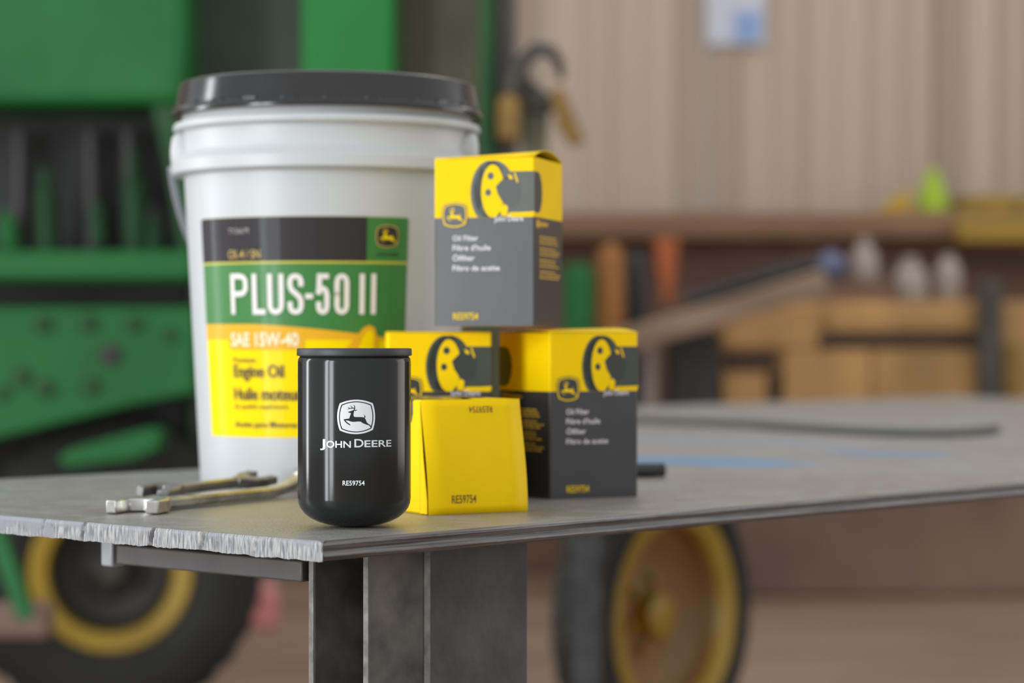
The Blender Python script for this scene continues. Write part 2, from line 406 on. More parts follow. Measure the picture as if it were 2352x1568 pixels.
ad = nt.nodes.new('ShaderNodeMath'); nt.links.new(nz.outputs['Fac'], ad.inputs[0]); nt.links.new(zr.outputs[0], ad.inputs[1])
mr = nt.nodes.new('ShaderNodeMapRange'); mr.inputs[1].default_value = .48; mr.inputs[2].default_value = .58; n9 = nt.nodes.new('ShaderNodeTexNoise'); n9.inputs['Scale'].default_value = 7; nt.links.new(g_.outputs['Position'], n9.inputs['Vector'])
m9 = nt.nodes.new('ShaderNodeMath'); m9.operation = 'MULTIPLY_ADD'; nt.links.new(n9.outputs['Fac'], m9.inputs[0]); m9.inputs[1].default_value = .8; m9.inputs[2].default_value = -.44
m8 = nt.nodes.new('ShaderNodeMath'); nt.links.new(m9.outputs[0], m8.inputs[0]); nt.links.new(ad.outputs[0], m8.inputs[1]); nt.links.new(m8.outputs[0], mr.inputs[0])
mx = nt.nodes.new('ShaderNodeMix'); mx.data_type = 'RGBA'; nt.links.new(mr.outputs[0], mx.inputs[0]); nt.links.new(bs.inputs['Base Color'].links[0].from_socket, mx.inputs[6]); mx.inputs[7].default_value = (.215, .22, .245, 1)
nt.links.new(mx.outputs[2], bs.inputs['Base Color'])
rnd = random.Random(3)
NU, NV = 520, 9
notch = [(.018, .0), (.075, .4), (.137, .7), (.2, 1.0), (.29, .9), (.345, .4), (.47, .8), (.6, .5), (.7, .8)]
col_d = []
x = 0
for i in range(NU+1):
    x = .72*x + rnd.uniform(-1, 1)*.00013; col_d.append(x)
low = [0.0]*(NU+1); x = 0
for i in range(NU+1):
    x = .8*x + rnd.uniform(-1, 1)*.0004; low[i] = x
def cut(s, t):
    v = s*TW; i = min(NU, int(round(s*NU))); d = .0006 + col_d[i]*(0.25+t*1.0)
    z = -t*(TH + low[i])
    for (nv, k) in notch:
        e = abs(v-nv-.004*t); 
        if e < .0022: d -= .0055*k*(1-e/.0022)
    if t < .12: d -= .0012*(1-t/.12)
    p = tp(0.004-d-.003, v, z); return p
mb = MB(); mb.grid(cut, NU, NV)
b = len(mb.v)
mb.grid(lambda s, t: (cut(s, 0) if t == 0 else tp(.0045, s*TW, .0002)), NU, 1)
mb.build('sheared_edge', cut_m, table, fix=True)
# rolled right edge with its double ridge
roll_m = edge_material('rolled_brown_steel', (0.085, 0.074, 0.071), (0.20, 0.188, 0.188), math.atan2(U.y, U.x), 9, 650, 0.3, 0.42)
prof = [(.004, 0), (.0005, -.0004), (-.0012, -.0016), (-.0014, -.0032), (.0002, -.0054), (.0008, -.0072), (-.0002, -.0088), (-.0016, -.0100), (-.0020, -.0118), (-.0010, -.0138), (.001, -.0152), (.004, -.0156)]
rj = [rnd.uniform(-1, 1) for _ in range(700)]
def roll(s, t):
    k = t*(len(prof)-1); i = min(int(k), len(prof)-2); f = k-i
    o_ = prof[i][0]*(1-f)+prof[i+1][0]*f; z = prof[i][1]*(1-f)+prof[i+1][1]*f
    j = int(s*600); return tp(s*TL, o_+rj[j % 700]*.00022, z + rj[(j*7+3) % 700]*.00016*(0 < t < 1))
mb = MB(); mb.grid(roll, 600, len(prof)-1); mb.build('rolled_edge', roll_m, table)
# H-section leg under the near corner
Rt = Matrix((U, V, Vector((0, 0, 1)))).transposed()
def tbox(mb, u0, u1, v0, v1, z0, z1, m=0):
    c = tp((u0+u1)/2, (v0+v1)/2, 0); c.z = .9+(z0+z1)/2
    return mb.box(c, (abs(u1-u0), abs(v1-v0), abs(z1-z0)), Rt, m)
u0, v0 = .104, .055
mb = MB(); tbox(mb, u0, u0+.070, v0, v0+.0065, -.9, -.0158); fl1 = mb.build('leg_flange', steel_rust, table, bevel=.0012)
mb = MB(); tbox(mb, u0, u0+.070, v0+.064, v0+.0705, -.9, -.0158); mb.build('leg_flange', steel_rust, table, bevel=.0012)
mb = MB(); tbox(mb, u0+.058, u0+.064, v0+.0065, v0+.064, -.9, -.0158); mb.build('leg_web', mat('lifted_web_steel', (.15, .152, .155), .6, var=.2, scale=15), table)  # web colour lightened to lift the shade inside the leg
for vv in (v0, v0+.064):      # scraped bright flange tips
    mb = MB(); tbox(mb, u0-.0006, u0+.0004, vv+.0005, vv+.006, -.9, -.0165); mb.build('worn_tip', steel_edge, table)
mb = MB(); tbox(mb, u0+.0635, u0+.0705, v0-.0006, v0+.0002, -.9, -.0165); mb.build('worn_tip', steel_edge, table)
mb = MB(); tbox(mb, u0+.0705, u0+.226, v0+.03, v0+.042, -.9, -.0158); mb.build('gusset_plate', steel_dark, table, bevel=.001)
mb = MB(); tbox(mb, .10, .125, v0+.075, .372, -.047, -.0295); mb.build('cross_bar', steel_bar, table, bevel=.0015)
mb = MB(); tbox(mb, .100, .116, .378, .394, -.050, -.0155); mb.build('bar_stub', steel_lite, table, bevel=.002)
for (uu, vv) in ((.10, .78), (2.35, .06), (2.35, .665)):
    mb = MB(); tbox(mb, uu, uu+.07, vv, vv+.07, -.9, -.0158); mb.build('leg', steel_dark, table, bevel=.002)
# second plate butted behind
t2 = thing('steel_table', 'second steel plate table behind the cartons with blue patches', 'table', (1.4, 5.0, 0))
mb = MB()
p0 = tp(1.02, TW+.003); p1 = tp(3.6, TW+.003); p2 = tp(4.6, 2.255); e_ = at(1215, 941, EYE*0+0.1517*F/(941-784))
poly2 = [(p0.x, p0.y), (p1.x, p1.y), (p2.x, p2.y), (e_.x, e_.y)]
mb.prism(poly2, lambda x, y: (x, y, .885), lambda x, y: (x, y, .8995)); mb.build('top_plate', plate_m, t2, bevel=.001)
for (lx, ly) in ((-0.02, 3.75), (.165, 5.3), (1.75, 5.4), (2.5, 6.9)):
    mb = MB(); mb.box((lx, ly, .4425), (.06, .06, .885)); mb.build('leg', steel_dark, t2, bevel=.003)

# ------------------------------------------------------------------ oil filter can
cx, cy = -0.1295, 1.986
R = .0464
can = thing('oil_filter_can', 'glossy black oil filter can with silver stag emblem on the table corner', 'oil filter', (cx, cy, .90))
M0 = Matrix.Translation((cx, cy, .90))
prof = [(.0002, .0), (.012, .0004), (.022, .0018), (.030, .0042), (.0365, .0074), (.0412, .0112), (.0444, .0155), (.0459, .0195), (R, .024), (R, .135), (.0461, .1374), (.0452, .1388), (.0442, .1394)]
mb = MB(); mb.lathe(prof, 96, M0); mb.build('can_body', can_black, can)
mb = MB(); mb.lathe([(.0440, .1388), (.0452, .1398), (.0470, .1402), (.0472, .1408), (.0471, .1452), (.0466, .1460), (.0450, .1462), (.0400, .1456), (.0001, .1456)], 96, M0); mb.build('sealing_lid', lid_black, can)
def can_uv(px, py):
    D = cy-R
    for _ in range(6):
        sx = max(-.999, min(.999, ((px-1176)/F*D-cx)/R)); ph = math.asin(sx); D = cy-R*math.cos(ph)
    return ph, EYE+(784-py)/F*D
def can_map(ph, z, ly): r = R+.00012+.00005*ly; return (cx+r*math.sin(ph), cy-r*math.cos(ph), z)
fl = Flat()
pa, za = can_uv(774.5, 957); pb, _ = can_uv(861.5, 957)
emblem(fl, 0, 0, 1, (0, 1, 0, 1))
fl.build('emblem', [silver, can_black], lambda x, y, l: can_map((pa+pb)/2+x*(pb-pa)/2, za+y*(pb-pa)/2*R, l), can, step=.1, world=True)
fl = Flat()
def ctext(t, x0, x1, yb, yt, bold):
    a, zb = can_uv(x0, yb); b, _ = can_uv(x1, yb); _, zt = can_uv(x0, yt); fl.text(t, a, b, zb, zt, 0, 1, bold)
ctext('J', 735.5, 747.5, 1027, 1008, .012); ctext('OHN', 750, 806, 1027.5, 1012, .016); ctext('D', 814, 835, 1027, 1008, .012); ctext('EERE', 837, 898.5, 1026.5, 1011, .016)
fl.build('lettering', [silver], can_map, can, step=.04, world=True)
fl = Flat(); ctext('RE59754', 787, 837.5, 1114.5, 1103.5, .012)
fl.build('part_number', [white_ink], can_map, can, step=.04, world=True)

# ------------------------------------------------------------------ oil pail
PQ = 2.575/2.55
PX, PY = (752-1176)/F*2.575, 2.575
K = .4574e-3*PQ
def pz(y): return EYE+(784-y)*K
pail = thing('oil_pail', 'white plastic oil pail with black lid and green and yellow label', 'pail', (PX, PY, .90))
MP = Matrix.Translation((PX, PY, 0)) @ Matrix.Diagonal((PQ, PQ, 1, 1))
RT, RB, ZT, ZB = 327*K, 291*K, pz(410), .9117
def PR(z): return RB+(RT-RB)*(z-ZB)/(ZT-ZB)
prof = [(.0001, .9035), (.120, .9035), (.124, .9000), (.129, .9001), (.1325, .9035), (RB/PQ, ZB), (RT/PQ, ZT), (RT/PQ+.003, pz(408.5)), (.1615, pz(406)), (.1632, pz(402)), (.1632, pz(378)), (.1600, pz(370)), (.1535, pz(360)), (.1520, pz(352)),
        (.1515, pz(310)), (.1530, pz(307)), (.1600, pz(306)), (.1612, pz(303)), (.1614, pz(297)), (.1600, pz(290)), (.1530, pz(287)), (.1520, pz(284)), (.1522, pz(268)), (.1522, pz(225))]
mb = MB(); mb.lathe(prof, 128, MP); mb.build('pail_body', pail_white, pail)
prof = [(.1528, pz(264)), (.1590, pz(267)), (.1634, pz(273)), (.1640, pz(269)), (.1624, pz(259)), (.1604, pz(256)), (.1592, pz(247)), (.1560, pz(208)), (.1548, pz(199)), (.1520, pz(195)), (.1480, pz(195.5)), (.1465, pz(203)), (.0001, pz(204))]
mb = MB(); mb.lathe(prof, 128, MP); lid = mb.build('lid', pail_lid, pail)
for k in range(24):    # pull tabs round the lid skirt
    a = 2*PI*k/24+.1; rt = .1596*PQ
    mb = MB(); mb.box(Vector((PX+rt*math.sin(a), PY-rt*math.cos(a), pz(258))), (.016, .004, .009), Matrix.Rotation(a, 3, 'Z')); mb.build('tear_tab', pail_lid, lid, bevel=.0015)
for sgn in (-1, 1):
    Me = Matrix.Translation((PX+sgn*.1455, PY-.03, pz(357))) @ Matrix.Rotation(sgn*PI/2, 4, 'Y')
    mb = MB(); mb.lathe([(.0245, -.012), (.0245, .004), (.0225, .010), (.018, .0145), (.010, .016), (.0001, .0162)], 28, Me); mb.build('handle_ear', pail_white, pail)
pts = []
for i in range(41):
    t = PI*i/40; a = math.radians(50); L_ = .245*math.sin(t)
    pts.append((PX-.1665*math.cos(t)*(1+.06*math.sin(t)**2), PY+L_*math.cos(a)*(1 if 1 else 0), pz(385)-L_*math.sin(a)))
mb = MB(); mb.tube(pts, .0042, 10); mb.build('bail_handle', mat('grey_wire', (.33, .37, .40), .4, metal=.4), pail)
def pail_uv(px, py):
    D = PY-.13
    for _ in range(8):
        z = EYE+(784-py)/F*D; r = PR(z); sx = max(-.998, min(.998, ((px-1176)/F*D-PX)/r)); ph = math.asin(sx); D = PY-r*math.cos(ph)
    return ph, z
def pail_map(ph, z, ly): r = PR(z)+.00025+.00022*ly; return (PX+r*math.sin(ph), PY-r*math.cos(ph), z)
phL = (pail_uv(465, 507)[0]+pail_uv(486, 1000)[0])/2; phR = pail_uv(938, 495)[0]
zt = (pail_uv(465, 507)[1]+pail_uv(938, 496)[1])/2; zb = pail_uv(486, 1000)[1]
hh = zt-zb
zz = lambda f: zt-hh*f
ph_of = lambda x, y: pail_uv(x, y)[0]
fl = Flat()
rc = .02
def rrect(a, b, z0, z1, n=5, ra=.025, rz=.0035):
    out = []
    for (cxx, czz, st) in ((b-ra, z1-rz, 0), (a+ra, z1-rz, 1), (a+ra, z0+rz, 2), (b-ra, z0+rz, 3)):
        for i in range(n+1):
            t = (st+i/n)*PI/2; out.append((cxx+ra*math.cos(t), czz+rz*math.sin(t)))
    return out
fl.poly(rrect(phL, phR, zb, zt), 0, 0)                                        # yellow ground
z_gl = zz(.212); z_g2 = zz(.485)
wave = []
N = 40
for i in range(N+1):
    t = i/N; ph = phL+(phR-phL)*t
    wave.append((ph, z_g2 - hh*(.075*max(0, (t-.30)/.70)**1.4 if t > .3 else 0)))
strip = lambda top, bo, m: fl.items.append((top+bo, [(i, i+1, len(top)+i+1, len(top)+i) for i in range(len(top)-1)], m, 1))
strip([(p, z_gl) for p, z in wave], wave, 1)  # green field
ow = [(p, z-.0001) for p, z in wave]
strip(ow, [(p, min(z-.0035, zz(.556))) for p, z in ow], 2)                                                         # orange swoosh
a0 = ph_of(527, 780); a1 = ph_of(700, 780)
fl.poly(rrect(a0, a1, pail_uv(527, 803)[1], zz(.51), ra=.03, rz=.005), 2, 2)  # tab behind the grade
fl.poly([(phL, z_gl), (phR, z_gl), (phR, z_gl+.0022), (phL, z_gl+.0022)], 3, 2)
hx = ph_of(843, 540)
fl.poly([(phL+.0, z_gl+.0022), (hx, z_gl+.0022), (hx, zt-.0002), (phL+.02, zt-.0002), (phL+.004, zt-.0012), (phL, zt-.004)], 4, 2)
fl.poly([(hx, z_gl+.0022), (phR, z_gl+.0022), (phR, zt-.004), (phR-.004, zt-.0012), (phR-.02, zt-.0002), (hx, zt-.0002)], 1, 2)
drop = [(795, 800), (812, 778), (835, 752), (848, 746), (860, 752), (866, 775), (868, 810), (900, 850), (700, 850), (740, 820)]
dl = [pail_uv(*p) for p in drop]
fl.poly(dl, 2, 3)
fl.poly([pail_uv(*p) for p in [(822, 800), (838, 766), (850, 756), (858, 770), (858, 805), (846, 830)]], 0, 4)
label_o = fl.build('label', [lab_yellow, lab_green, lab_orange, lab_line, lab_black], pail_map, pail, step=.05, world=True)
def ptext(fl, t, x0, x1, yb, yt, m, bold):
    a, z0 = pail_uv(x0, yb); b, _ = pail_uv(x1, yb); _, z1 = pail_uv(x0, yt); fl.text(t, a, b, z0, z1, m, 5, bold)
# big condensed product name drawn as even strokes
GL = {'P': [[(0, 0), (0, 1)], [(0, 1), (.28, 1), (.42, .97), (.5, .89), (.5, .62), (.42, .53), (.28, .5), (0, .5)]],
      'L': [[(0, 1), (0, 0)], [(-.0, 0), (.46, 0)]],
      'U': [[(0, 1), (0, .16), (.06, .05), (.18, 0), (.32, 0), (.44, .05), (.5, .16), (.5, 1)]],
      'S': [[(.5, .78), (.5, .86), (.44, .96), (.32, 1), (.18, 1), (.06, .96), (0, .86), (0, .74), (.07, .62), (.43, .42), (.5, .29), (.5, .15), (.44, .04), (.32, 0), (.18, 0), (.06, .04), (0, .14), (0, .22)]],
      '-': [[(0, .44), (.26, .44)]],
      '5': [[(.47, 1), (.06, 1)], [(.06, 1), (.02, .55)], [(.02, .57), (.12, .64), (.28, .66), (.43, .60), (.5, .48), (.5, .15), (.44, .04), (.32, 0), (.18, 0), (.06, .04), (0, .14), (0, .22)]],
      '0': [[(0, .5), (0, .16), (.06, .05), (.18, 0), (.32, 0), (.44, .05), (.5, .16), (.5, .84), (.44, .95), (.32, 1), (.18, 1), (.06, .95), (0, .84), (0, .5)]],
      'I': [[(0, 0), (0, 1)]]}
fl = Flat()
for ch, x0, x1 in (('P', 537, 566), ('L', 586, 606), ('U', 621, 647), ('S', 667, 692), ('-', 707, 714), ('5', 732, 751), ('0', 774, 796), ('I', 831, 832), ('I', 857, 858)):
    a, z0 = pail_uv(x0, 716); b, z1 = pail_uv(x1, 634)
    a = pail_uv(x0, 680)[0]; b = pail_uv(x1, 680)[0]
    gw = max(p[0] for st in GL[ch] for p in st) or 1
    for st in GL[ch]:
        rr = PR(z0)
        pts = [((a+(b-a)*p[0]/gw)*rr, z0+(z1-z0)*p[1]) for p in st]
        e0 = (Vector(pts[0])-Vector(pts[1])).normalized()*.0024; e1 = (Vector(pts[-1])-Vector(pts[-2])).normalized()*.0024
        pts[0] = tuple(Vector(pts[0])+e0); pts[-1] = tuple(Vector(pts[-1])+e1)
        fl.stroke(pts, .0053, 0, 5)
fl.build('product_name', [lab_white], lambda x, z, ly: pail_map(x/PR(z0), z, ly), label_o, step=.006, world=True)
LM = [lab_pink, lab_gold, lab_cream, lab_text]
for args in (('TY26679', 527, 573, 537, 525, 0, .0), ('CK-4 / SN', 527, 599, 594, 575, 1, .01), ('SAE 15W-40', 534, 687, 795, 764, 2, .03), ('Premium', 538, 588, 832, 820, 3, .005), ('Engine Oil', 539, 653, 866, 837, 3, .022),
             ('Huile moteur', 540, 694, 918, 889, 3, .022), ('de qualité supérieure', 541, 662, 937, 927, 3, .005), ('Aceite para Motores Premium', 542, 760, 980, 966, 3, .01)):
    fl = Flat(); ptext(fl, *args[:5], 0, args[6]); fl.build('lettering', [LM[args[5]]], pail_map, label_o, step=.05, world=True)
fl = Flat(); a, z0 = pail_uv(862, 542); b, _ = pail_uv(914, 542)
emblem(fl, 0, 0, 1, (0, 1, 1, 2)); pc, ph_ = (a+b)/2, (b-a)/2; zc = z0
fl.build('emblem', [lab_gold, lab_black, lab_yellow], lambda x, y, l: pail_map(pc+x*ph_, zc+y*ph_*.148, l+4), label_o, step=.2, world=True)
fl = Flat()
a, z0 = pail_uv(864, 587); b, _ = pail_uv(915, 587); _, z1 = pail_uv(864, 580)
fl.text('JOHN DEERE', a, b, z0, z1, 0, 5, .012)
fl.build('lettering', [lab_black], pail_map, label_o, step=.05, world=True)

# ------------------------------------------------------------------ filter cartons
CW, CH, BT = .100, .160, .353
def carton(label, M, arch=(.002, .004), tuck=False):
    r = thing('filter_carton', label, 'box', M=M, group='yellow and black oil filter cartons')
    W2 = CW/2
    mb = MB(); zbk = CH*(1-BT); n = 6; c = .0015
    ring = [(-W2+c, -W2), (W2-c, -W2), (W2, -W2+c), (W2, W2-c), (W2-c, W2), (-W2+c, W2), (-W2, W2-c), (-W2, -W2+c)]
    for z in (0, zbk, CH):
        for p in ring: mb.v.append(Vector((p[0], p[1], z)))
    for k in range(8):
        k2 = (k+1) % 8; mb.face((k, k2, 8+k2, 8+k), 1); mb.face((8+k, 8+k2, 16+k2, 16+k), 0)
    mb.face(list(range(8))[::-1], 0)
    mb.build('carton_body', [box_yellow, box_black], r, world=False, smooth=False)
    mb = MB(); mb.grid(lambda s, t: (-W2+.001+s*(CW-.002), -W2+.001+t*(CW-.002), CH-.004), 1, 1); mb.build('inner_flap', box_in, r, world=False)
    if not tuck:
        mb = MB()
        def lidf(s, t):
            a = arch[0]*(1-s)+arch[1]*s; return (-W2+s*CW, -W2+t*CW, CH+.0004+a*math.sin(PI*min(1, t*1.02))**.8)
        mb.grid(lidf, 8, 14); o = mb.build('top_flap', box_yellow, r, world=False)
        sd = o.modifiers.new('thick', 'SOLIDIFY'); sd.thickness = .0006; sd.offset = 1
    else:
        def lidf(s, t):   # hinged at the face edge, sprung open at the other
            a = .015*math.sin(t*PI/2)**1.2; return (W2-s*CW, -W2+t*CW*1.0, CH+.0006+a)
        mb = MB(); mb.grid(lidf, 6, 14); o = mb.build('top_flap', box_yellow, r, world=False)
        sd = o.modifiers.new('thick', 'SOLIDIFY'); sd.thickness = .0006; sd.offset = 1
        mb = MB(); mb.prism([(-W2+.002, 0), (W2-.0005, 0), (W2-.0005, .0135), (W2-.012, .0132), (0, .006)], lambda y, z: (W2-.0008, y, CH+z-.001), lambda y, z: (W2-.0002, y, CH+z-.001)); mb.build('dust_flap', box_yellow, r, world=False, smooth=False)
        fl = Flat()
        def endmap(x, y, ly):    # x across seen from outside, y from the hinge edge down
            p = lidf(x, y); return (p[0], p[1], p[2]+.0010)
        fl.text('RE59754', .23, .475, .905, .835, 0, 0, .006); fl.build('part_number', [lab_text], endmap, o, ystep=.04)
        fl = Flat(); fl.text('RE59754', .475, .71, .115, .060, 0, 0, .0, rot=True); fl.build('part_number', [lab_text], endmap, o, ystep=.04)
    e = .00015
    maps = {'F': lambda s, t, l: (-W2+s*CW, -W2-e-.00006*l, CH-t*CH), 'B': lambda s, t, l: (W2-s*CW, W2+e+.00006*l, CH-t*CH),
            'R': lambda s, t, l: (W2+e+.00006*l, -W2+s*CW, CH-t*CH), 'L': lambda s, t, l: (-W2-e-.00006*l, W2-s*CW, CH-t*CH)}
    el = lambda cx, cy, a, b, n=40: [(cx+a*math.cos(2*PI*i/n), min(BT-.001, cy+b*math.sin(2*PI*i/n))) for i in range(n)]
    for fc in 'FB':
        fl = Flat()
        fl.poly([(.66, .082), (.998, .082), (.998, .325), (.66, .325)], 0, 0)
        fl.poly(el(.60, .20, .205, .185), 0, 1); fl.poly(el(.553, .205, .19, .19), 0, 1)
        fl.poly(el(.585, .197, .115, .158), 1, 2)
        fl.poly(el(.565, .107, .032, .022), 2, 3); fl.poly(el(.54, .205, .030, .021), 2, 3)
        fl.poly([(.615, .17), (.66, .15), (.70, .118), (.76, .11), (.84, .13), (.86, .2), (.84, .27), (.76, .295), (.70, .28), (.67, .235), (.635, .215)], 2, 3)
        fl.poly([(.68, .06), (.74, .07), (.78, .12), (.72, .13), (.685, .11)], 0, 3)
        fl.poly([(.735, .098), (.775, .108), (.79, .128), (.75, .126)], 1, 4); fl.poly([(.795, .09), (.81, .09), (.84, .145), (.825, .15)], 1, 4)
        fl.poly([(.66, .30), (.70, .275), (.735, .29), (.73, .345), (.67, .345)], 1, 4)
        fl.poly([(.80, .327), (.998, .322), (.998, .335), (.80, .338)], 1, 4)
        fl.build('filter_picture', [box_pic, box_yellow, box_pic2], maps[fc], r)
        fl = Flat(); fm = maps[fc]
        emblem(fl, 0, 0, 1, (0, 1, 1, 0), outline=1)
        fl.build('emblem', [box_yellow, box_pic2], lambda x, y, l: fm(.205+x*.122, .338-y*.122*CW/CH*1.05, l+5), r)
        for t, x0, x1, yb, yt, bo in [('John Deere', .60, .89, .378, .346, .01)]+[(t, .185, x1, yc+.018, yc-.014, .012) for t, x1, yc in (('Oil Filter', .44, .473), ("Filtre d'huile", .565, .531), ('Ölfilter', .405, .592), ('Filtro de aceite', .655, .652))]:
            fl = Flat(); fl.text(t, x0, x1, yb, yt, 0, 5, bo); fl.build('lettering', [box_white], fm, r)
        fl = Flat(); fl.text('RE59754', .19, .44, .962, .922, 0, 5, .012); fl.build('part_number', [box_yellow], fm, r)
    for fc in 'RL':
        fl = Flat()
        fl.poly([(0, .085), (.12, .083), (.19, .098), (.245, .15), (.262, .205), (.245, .26), (.19, .313), (.12, .328), (0, .326)], 0, 0)
        fl.build('filter_picture', [box_pic2], maps[fc], r)
        fl = Flat()
        fl.poly([(.05, .372), (.10, .366), (.15, .374), (.19, .384), (.45, .380), (.47, .39), (.45, .402), (.19, .400), (.15, .412), (.10, .418), (.05, .408)], 0, 0)
        rr = random.Random(5)
        for b in range(4):
            y = .462+b*.069
            for ln, wd in ((0, .58), (1, .62+.1*(b % 2)), (2, .68)):
                x = .17
                while x < .17+wd-.04:
                    q = rr.uniform(.04, .12); x2 = min(x+q, .17+wd); yy = y+ln*.019
                    fl.poly([(x, yy), (x2, yy), (x2, yy+.010), (x, yy+.010)], 0, 0); x = x2+.018
        tag(fl.build('fine_print', [box_gold], maps[fc], r), kind='stuff')
    return r
def stand(corner, ang, which, z=.90):
    # corner: world xy of the named front bottom corner; ang: yaw of the carton (positive turns the front face to the right)
    Rz = Matrix.Rotation(ang, 4, 'Z'); off = Vector((CW/2 if which == 'L' else -CW/2, CW/2, 0))
    c = Vector((corner[0], corner[1], z)) + Rz @ off
    return Matrix.Translation(c) @ Rz
def fxy(px, D): return ((px-1176)/F*D, D)
carton('upright yellow and black carton on the right, its darker front turned right', stand(fxy(1262, 2.32), math.radians(29), 'L'), (.002, .0045))
carton('lower left carton behind the small lying carton, under the top carton', stand(fxy(891, 2.325), math.radians(4.5), 'L'), (.0005, .0008))
carton('topmost carton stacked across the two lower cartons, lid flap gaping', stand(fxy(1228, 2.292), math.radians(-16.5), 'R', .90+CH+.0065), (.0025, .0085))
n = Vector((.5, -.866, 0)); up = Vector((0, 0, 1)); lx = Vector((-.866, -.5, 0)); ly = Vector((0, 0, -1))
cor = Vector((*fxy(965, 2.1217), .9003))     # near lower left corner of the end that faces the camera
ctr = cor - lx*(CW/2) + up*(CW/2) - n*CH
Mx = Matrix.Translation(ctr) @ Matrix((lx, ly, n)).transposed().to_4x4()
carton('carton lying on its side with plain yellow end flap toward the camera', Mx, tuck=True)

# ------------------------------------------------------------------ wrenches and handle
def arc(cx, cy, r, a0, a1, n): return [(cx+r*math.cos(math.radians(a0+(a1-a0)*i/n)), cy+r*math.sin(math.radians(a0+(a1-a0)*i/n))) for i in range(n+1)]
def wrench(name, label, M, L, hw, gap, th, sw, m1, m2, both_open=False):
    # local x runs along the shaft from the open jaws (x=0) to the other end
    r = thing(name, label, 'wrench', M=M)
    def head(sign, x_off, mt, tilt=15):
        t = math.radians(tilt)
        pts = arc(hw*.95, 0, hw, 142, 305-85, 1)
        out = [(-.006, gap/2), (hw*.35, gap/2+.0), (hw*.85, gap*.42), (hw*1.0, 0), (hw*.85, -gap*.42), (hw*.35, -gap/2), (-.006, -gap/2), (-.002, -gap/2-.011), (hw*.4, -hw*.98), (hw*.95, -hw*1.02), (hw*1.5, -hw*.75), (hw*1.9, -hw*.36), (hw*2.2, -sw/2),
               (hw*2.2, sw/2), (hw*1.9, hw*.36), (hw*1.5, hw*.75), (hw*.95, hw*1.02), (hw*.4, hw*.98), (-.002, gap/2+.011)]
        def T(x, y, z):
            c = hw; xr = c+(x-c)*math.cos(t)-y*math.sin(t)*1.0; yr = (x-c)*math.sin(t)+y*math.cos(t)
            if x > hw*1.8: xr, yr = x, y
            return (x_off+sign*xr, sign*yr if sign < 0 else yr, z)
        mb = MB(); mb.prism(out, lambda x, y: T(x, y, 0), lambda x, y: T(x, y, th)); return mb.build('open_jaw', mt, r, bevel=.0012, world=False)
    head(1, 0, m1)
    mb = MB()
    x0, x1 = hw*2.0, L-hw*1.6
    lift = .012 if not both_open else 0
    def sh(i):
        t = i/12; x = x0+(x1-x0)*t; return Vector((x, 0, th/2+lift*max(0, (t-.75)/.25)**1.5))
    sec = [(-sw/2, -th*.22), (-sw*.36, -th*.42), (sw*.36, -th*.42), (sw/2, -th*.22), (sw/2, th*.22), (sw*.36, th*.42), (-sw*.36, th*.42), (-sw/2, th*.22)]
    for i in range(13):
        p = sh(i); k = 1-.25*i/12
        for (a, c) in sec: mb.v.append(p+Vector((0, a*k, c)))
    for i in range(12):
        for k in range(8):
            k2 = (k+1) % 8; mb.face((i*8+k, i*8+k2, i*8+8+k2, i*8+8+k))
    mb.face(range(8)); mb.face(range(96, 104))
    mb.build('shaft', m1, r, world=False)
    if both_open: head(-1, L, m2)
    else:
        Mr = Matrix.Translation((L-hw*.85, 0, th/2+lift)) @ Matrix.Rotation(math.radians(-9), 4, 'Y')
        mb = MB(); ri, ro, h = hw*.60, hw*.92, th*.62
        mb.lathe([(ri, -h), (ro*.94, -h), (ro, -h*.7), (ro, h*.7), (ro*.94, h), (ri*1.05, h), (ri, h*.85), (ri, -h)], 24, Mr); mb.build('box_end', m2, r, world=False)
    return r
def aim(p, q, z, roll=0, pitch=0):
    p = Vector(p); q = Vector(q); a = math.atan2(q.y-p.y, q.x-p.x)
    return Matrix.Translation((p.x, p.y, z)) @ Matrix.Rotation(a, 4, 'Z') @ Matrix.Rotation(pitch, 4, 'Y') @ Matrix.Rotation(roll, 4, 'X')
wa = fxy(290, 2.125); wb_ = fxy(676, 2.37)
wrench('combination_wrench', 'long polished combination wrench, open jaw toward the plate edge', aim(wa, wb_, .9008), .335, .025, .027, .0115, .019, chrome, chrome)
wc = fxy(344, 2.295); wd = fxy(575, 2.385)
wrench('open_end_wrench', 'shorter dark double open-end wrench lying against the pail foot', aim(wc, wd, .9036, roll=math.radians(10), pitch=math.radians(-2.5)), .142, .017, .016, .0105, .012, chrome_dark, chrome_dark, both_open=True)
hp = at(1527, 1081, 2.70)
th_ = thing('tool_handle', 'black rounded tool handle end poking out behind the right carton', 'handle', (hp.x-.06, hp.y, .90))
Mh = Matrix.Translation((hp.x, hp.y, .9084)) @ Matrix.Rotation(-PI/2, 4, 'Y') @ Matrix.Rotation(.2, 4, 'X')
mb = MB(); mb.lathe([(.0001, 0), (.0066, 0), (.0080, .0015), (.0080, .006), (.0070, .008), (.0080, .010), (.0082, .05), (.0072, .10), (.0058, .12), (.0001, .12)], 20, Mh); mb.build('grip', lid_black, th_)
mb = MB(); mb.lathe([(.0001, .1195), (.0035, .1195), (.0035, .20), (.0001, .20)], 12, Mh); mb.build('shank', chrome_dark, th_)
hs = [at(x, y, .1517*F/(y-784)) for x, y in ((1380, 968), (1475, 973), (1600, 978), (1720, 983), (1830, 991), (1950, 999), (2060, 1004), (2160, 1006), (2235, 1002), (2290, 996))]
for p in hs: p.z = .9078
mb = MB(); mb.tube(hs, .0072, 8); tag(mb.build('air_hose', hose_m), 'dark grey hose lying across the second steel plate', 'hose')

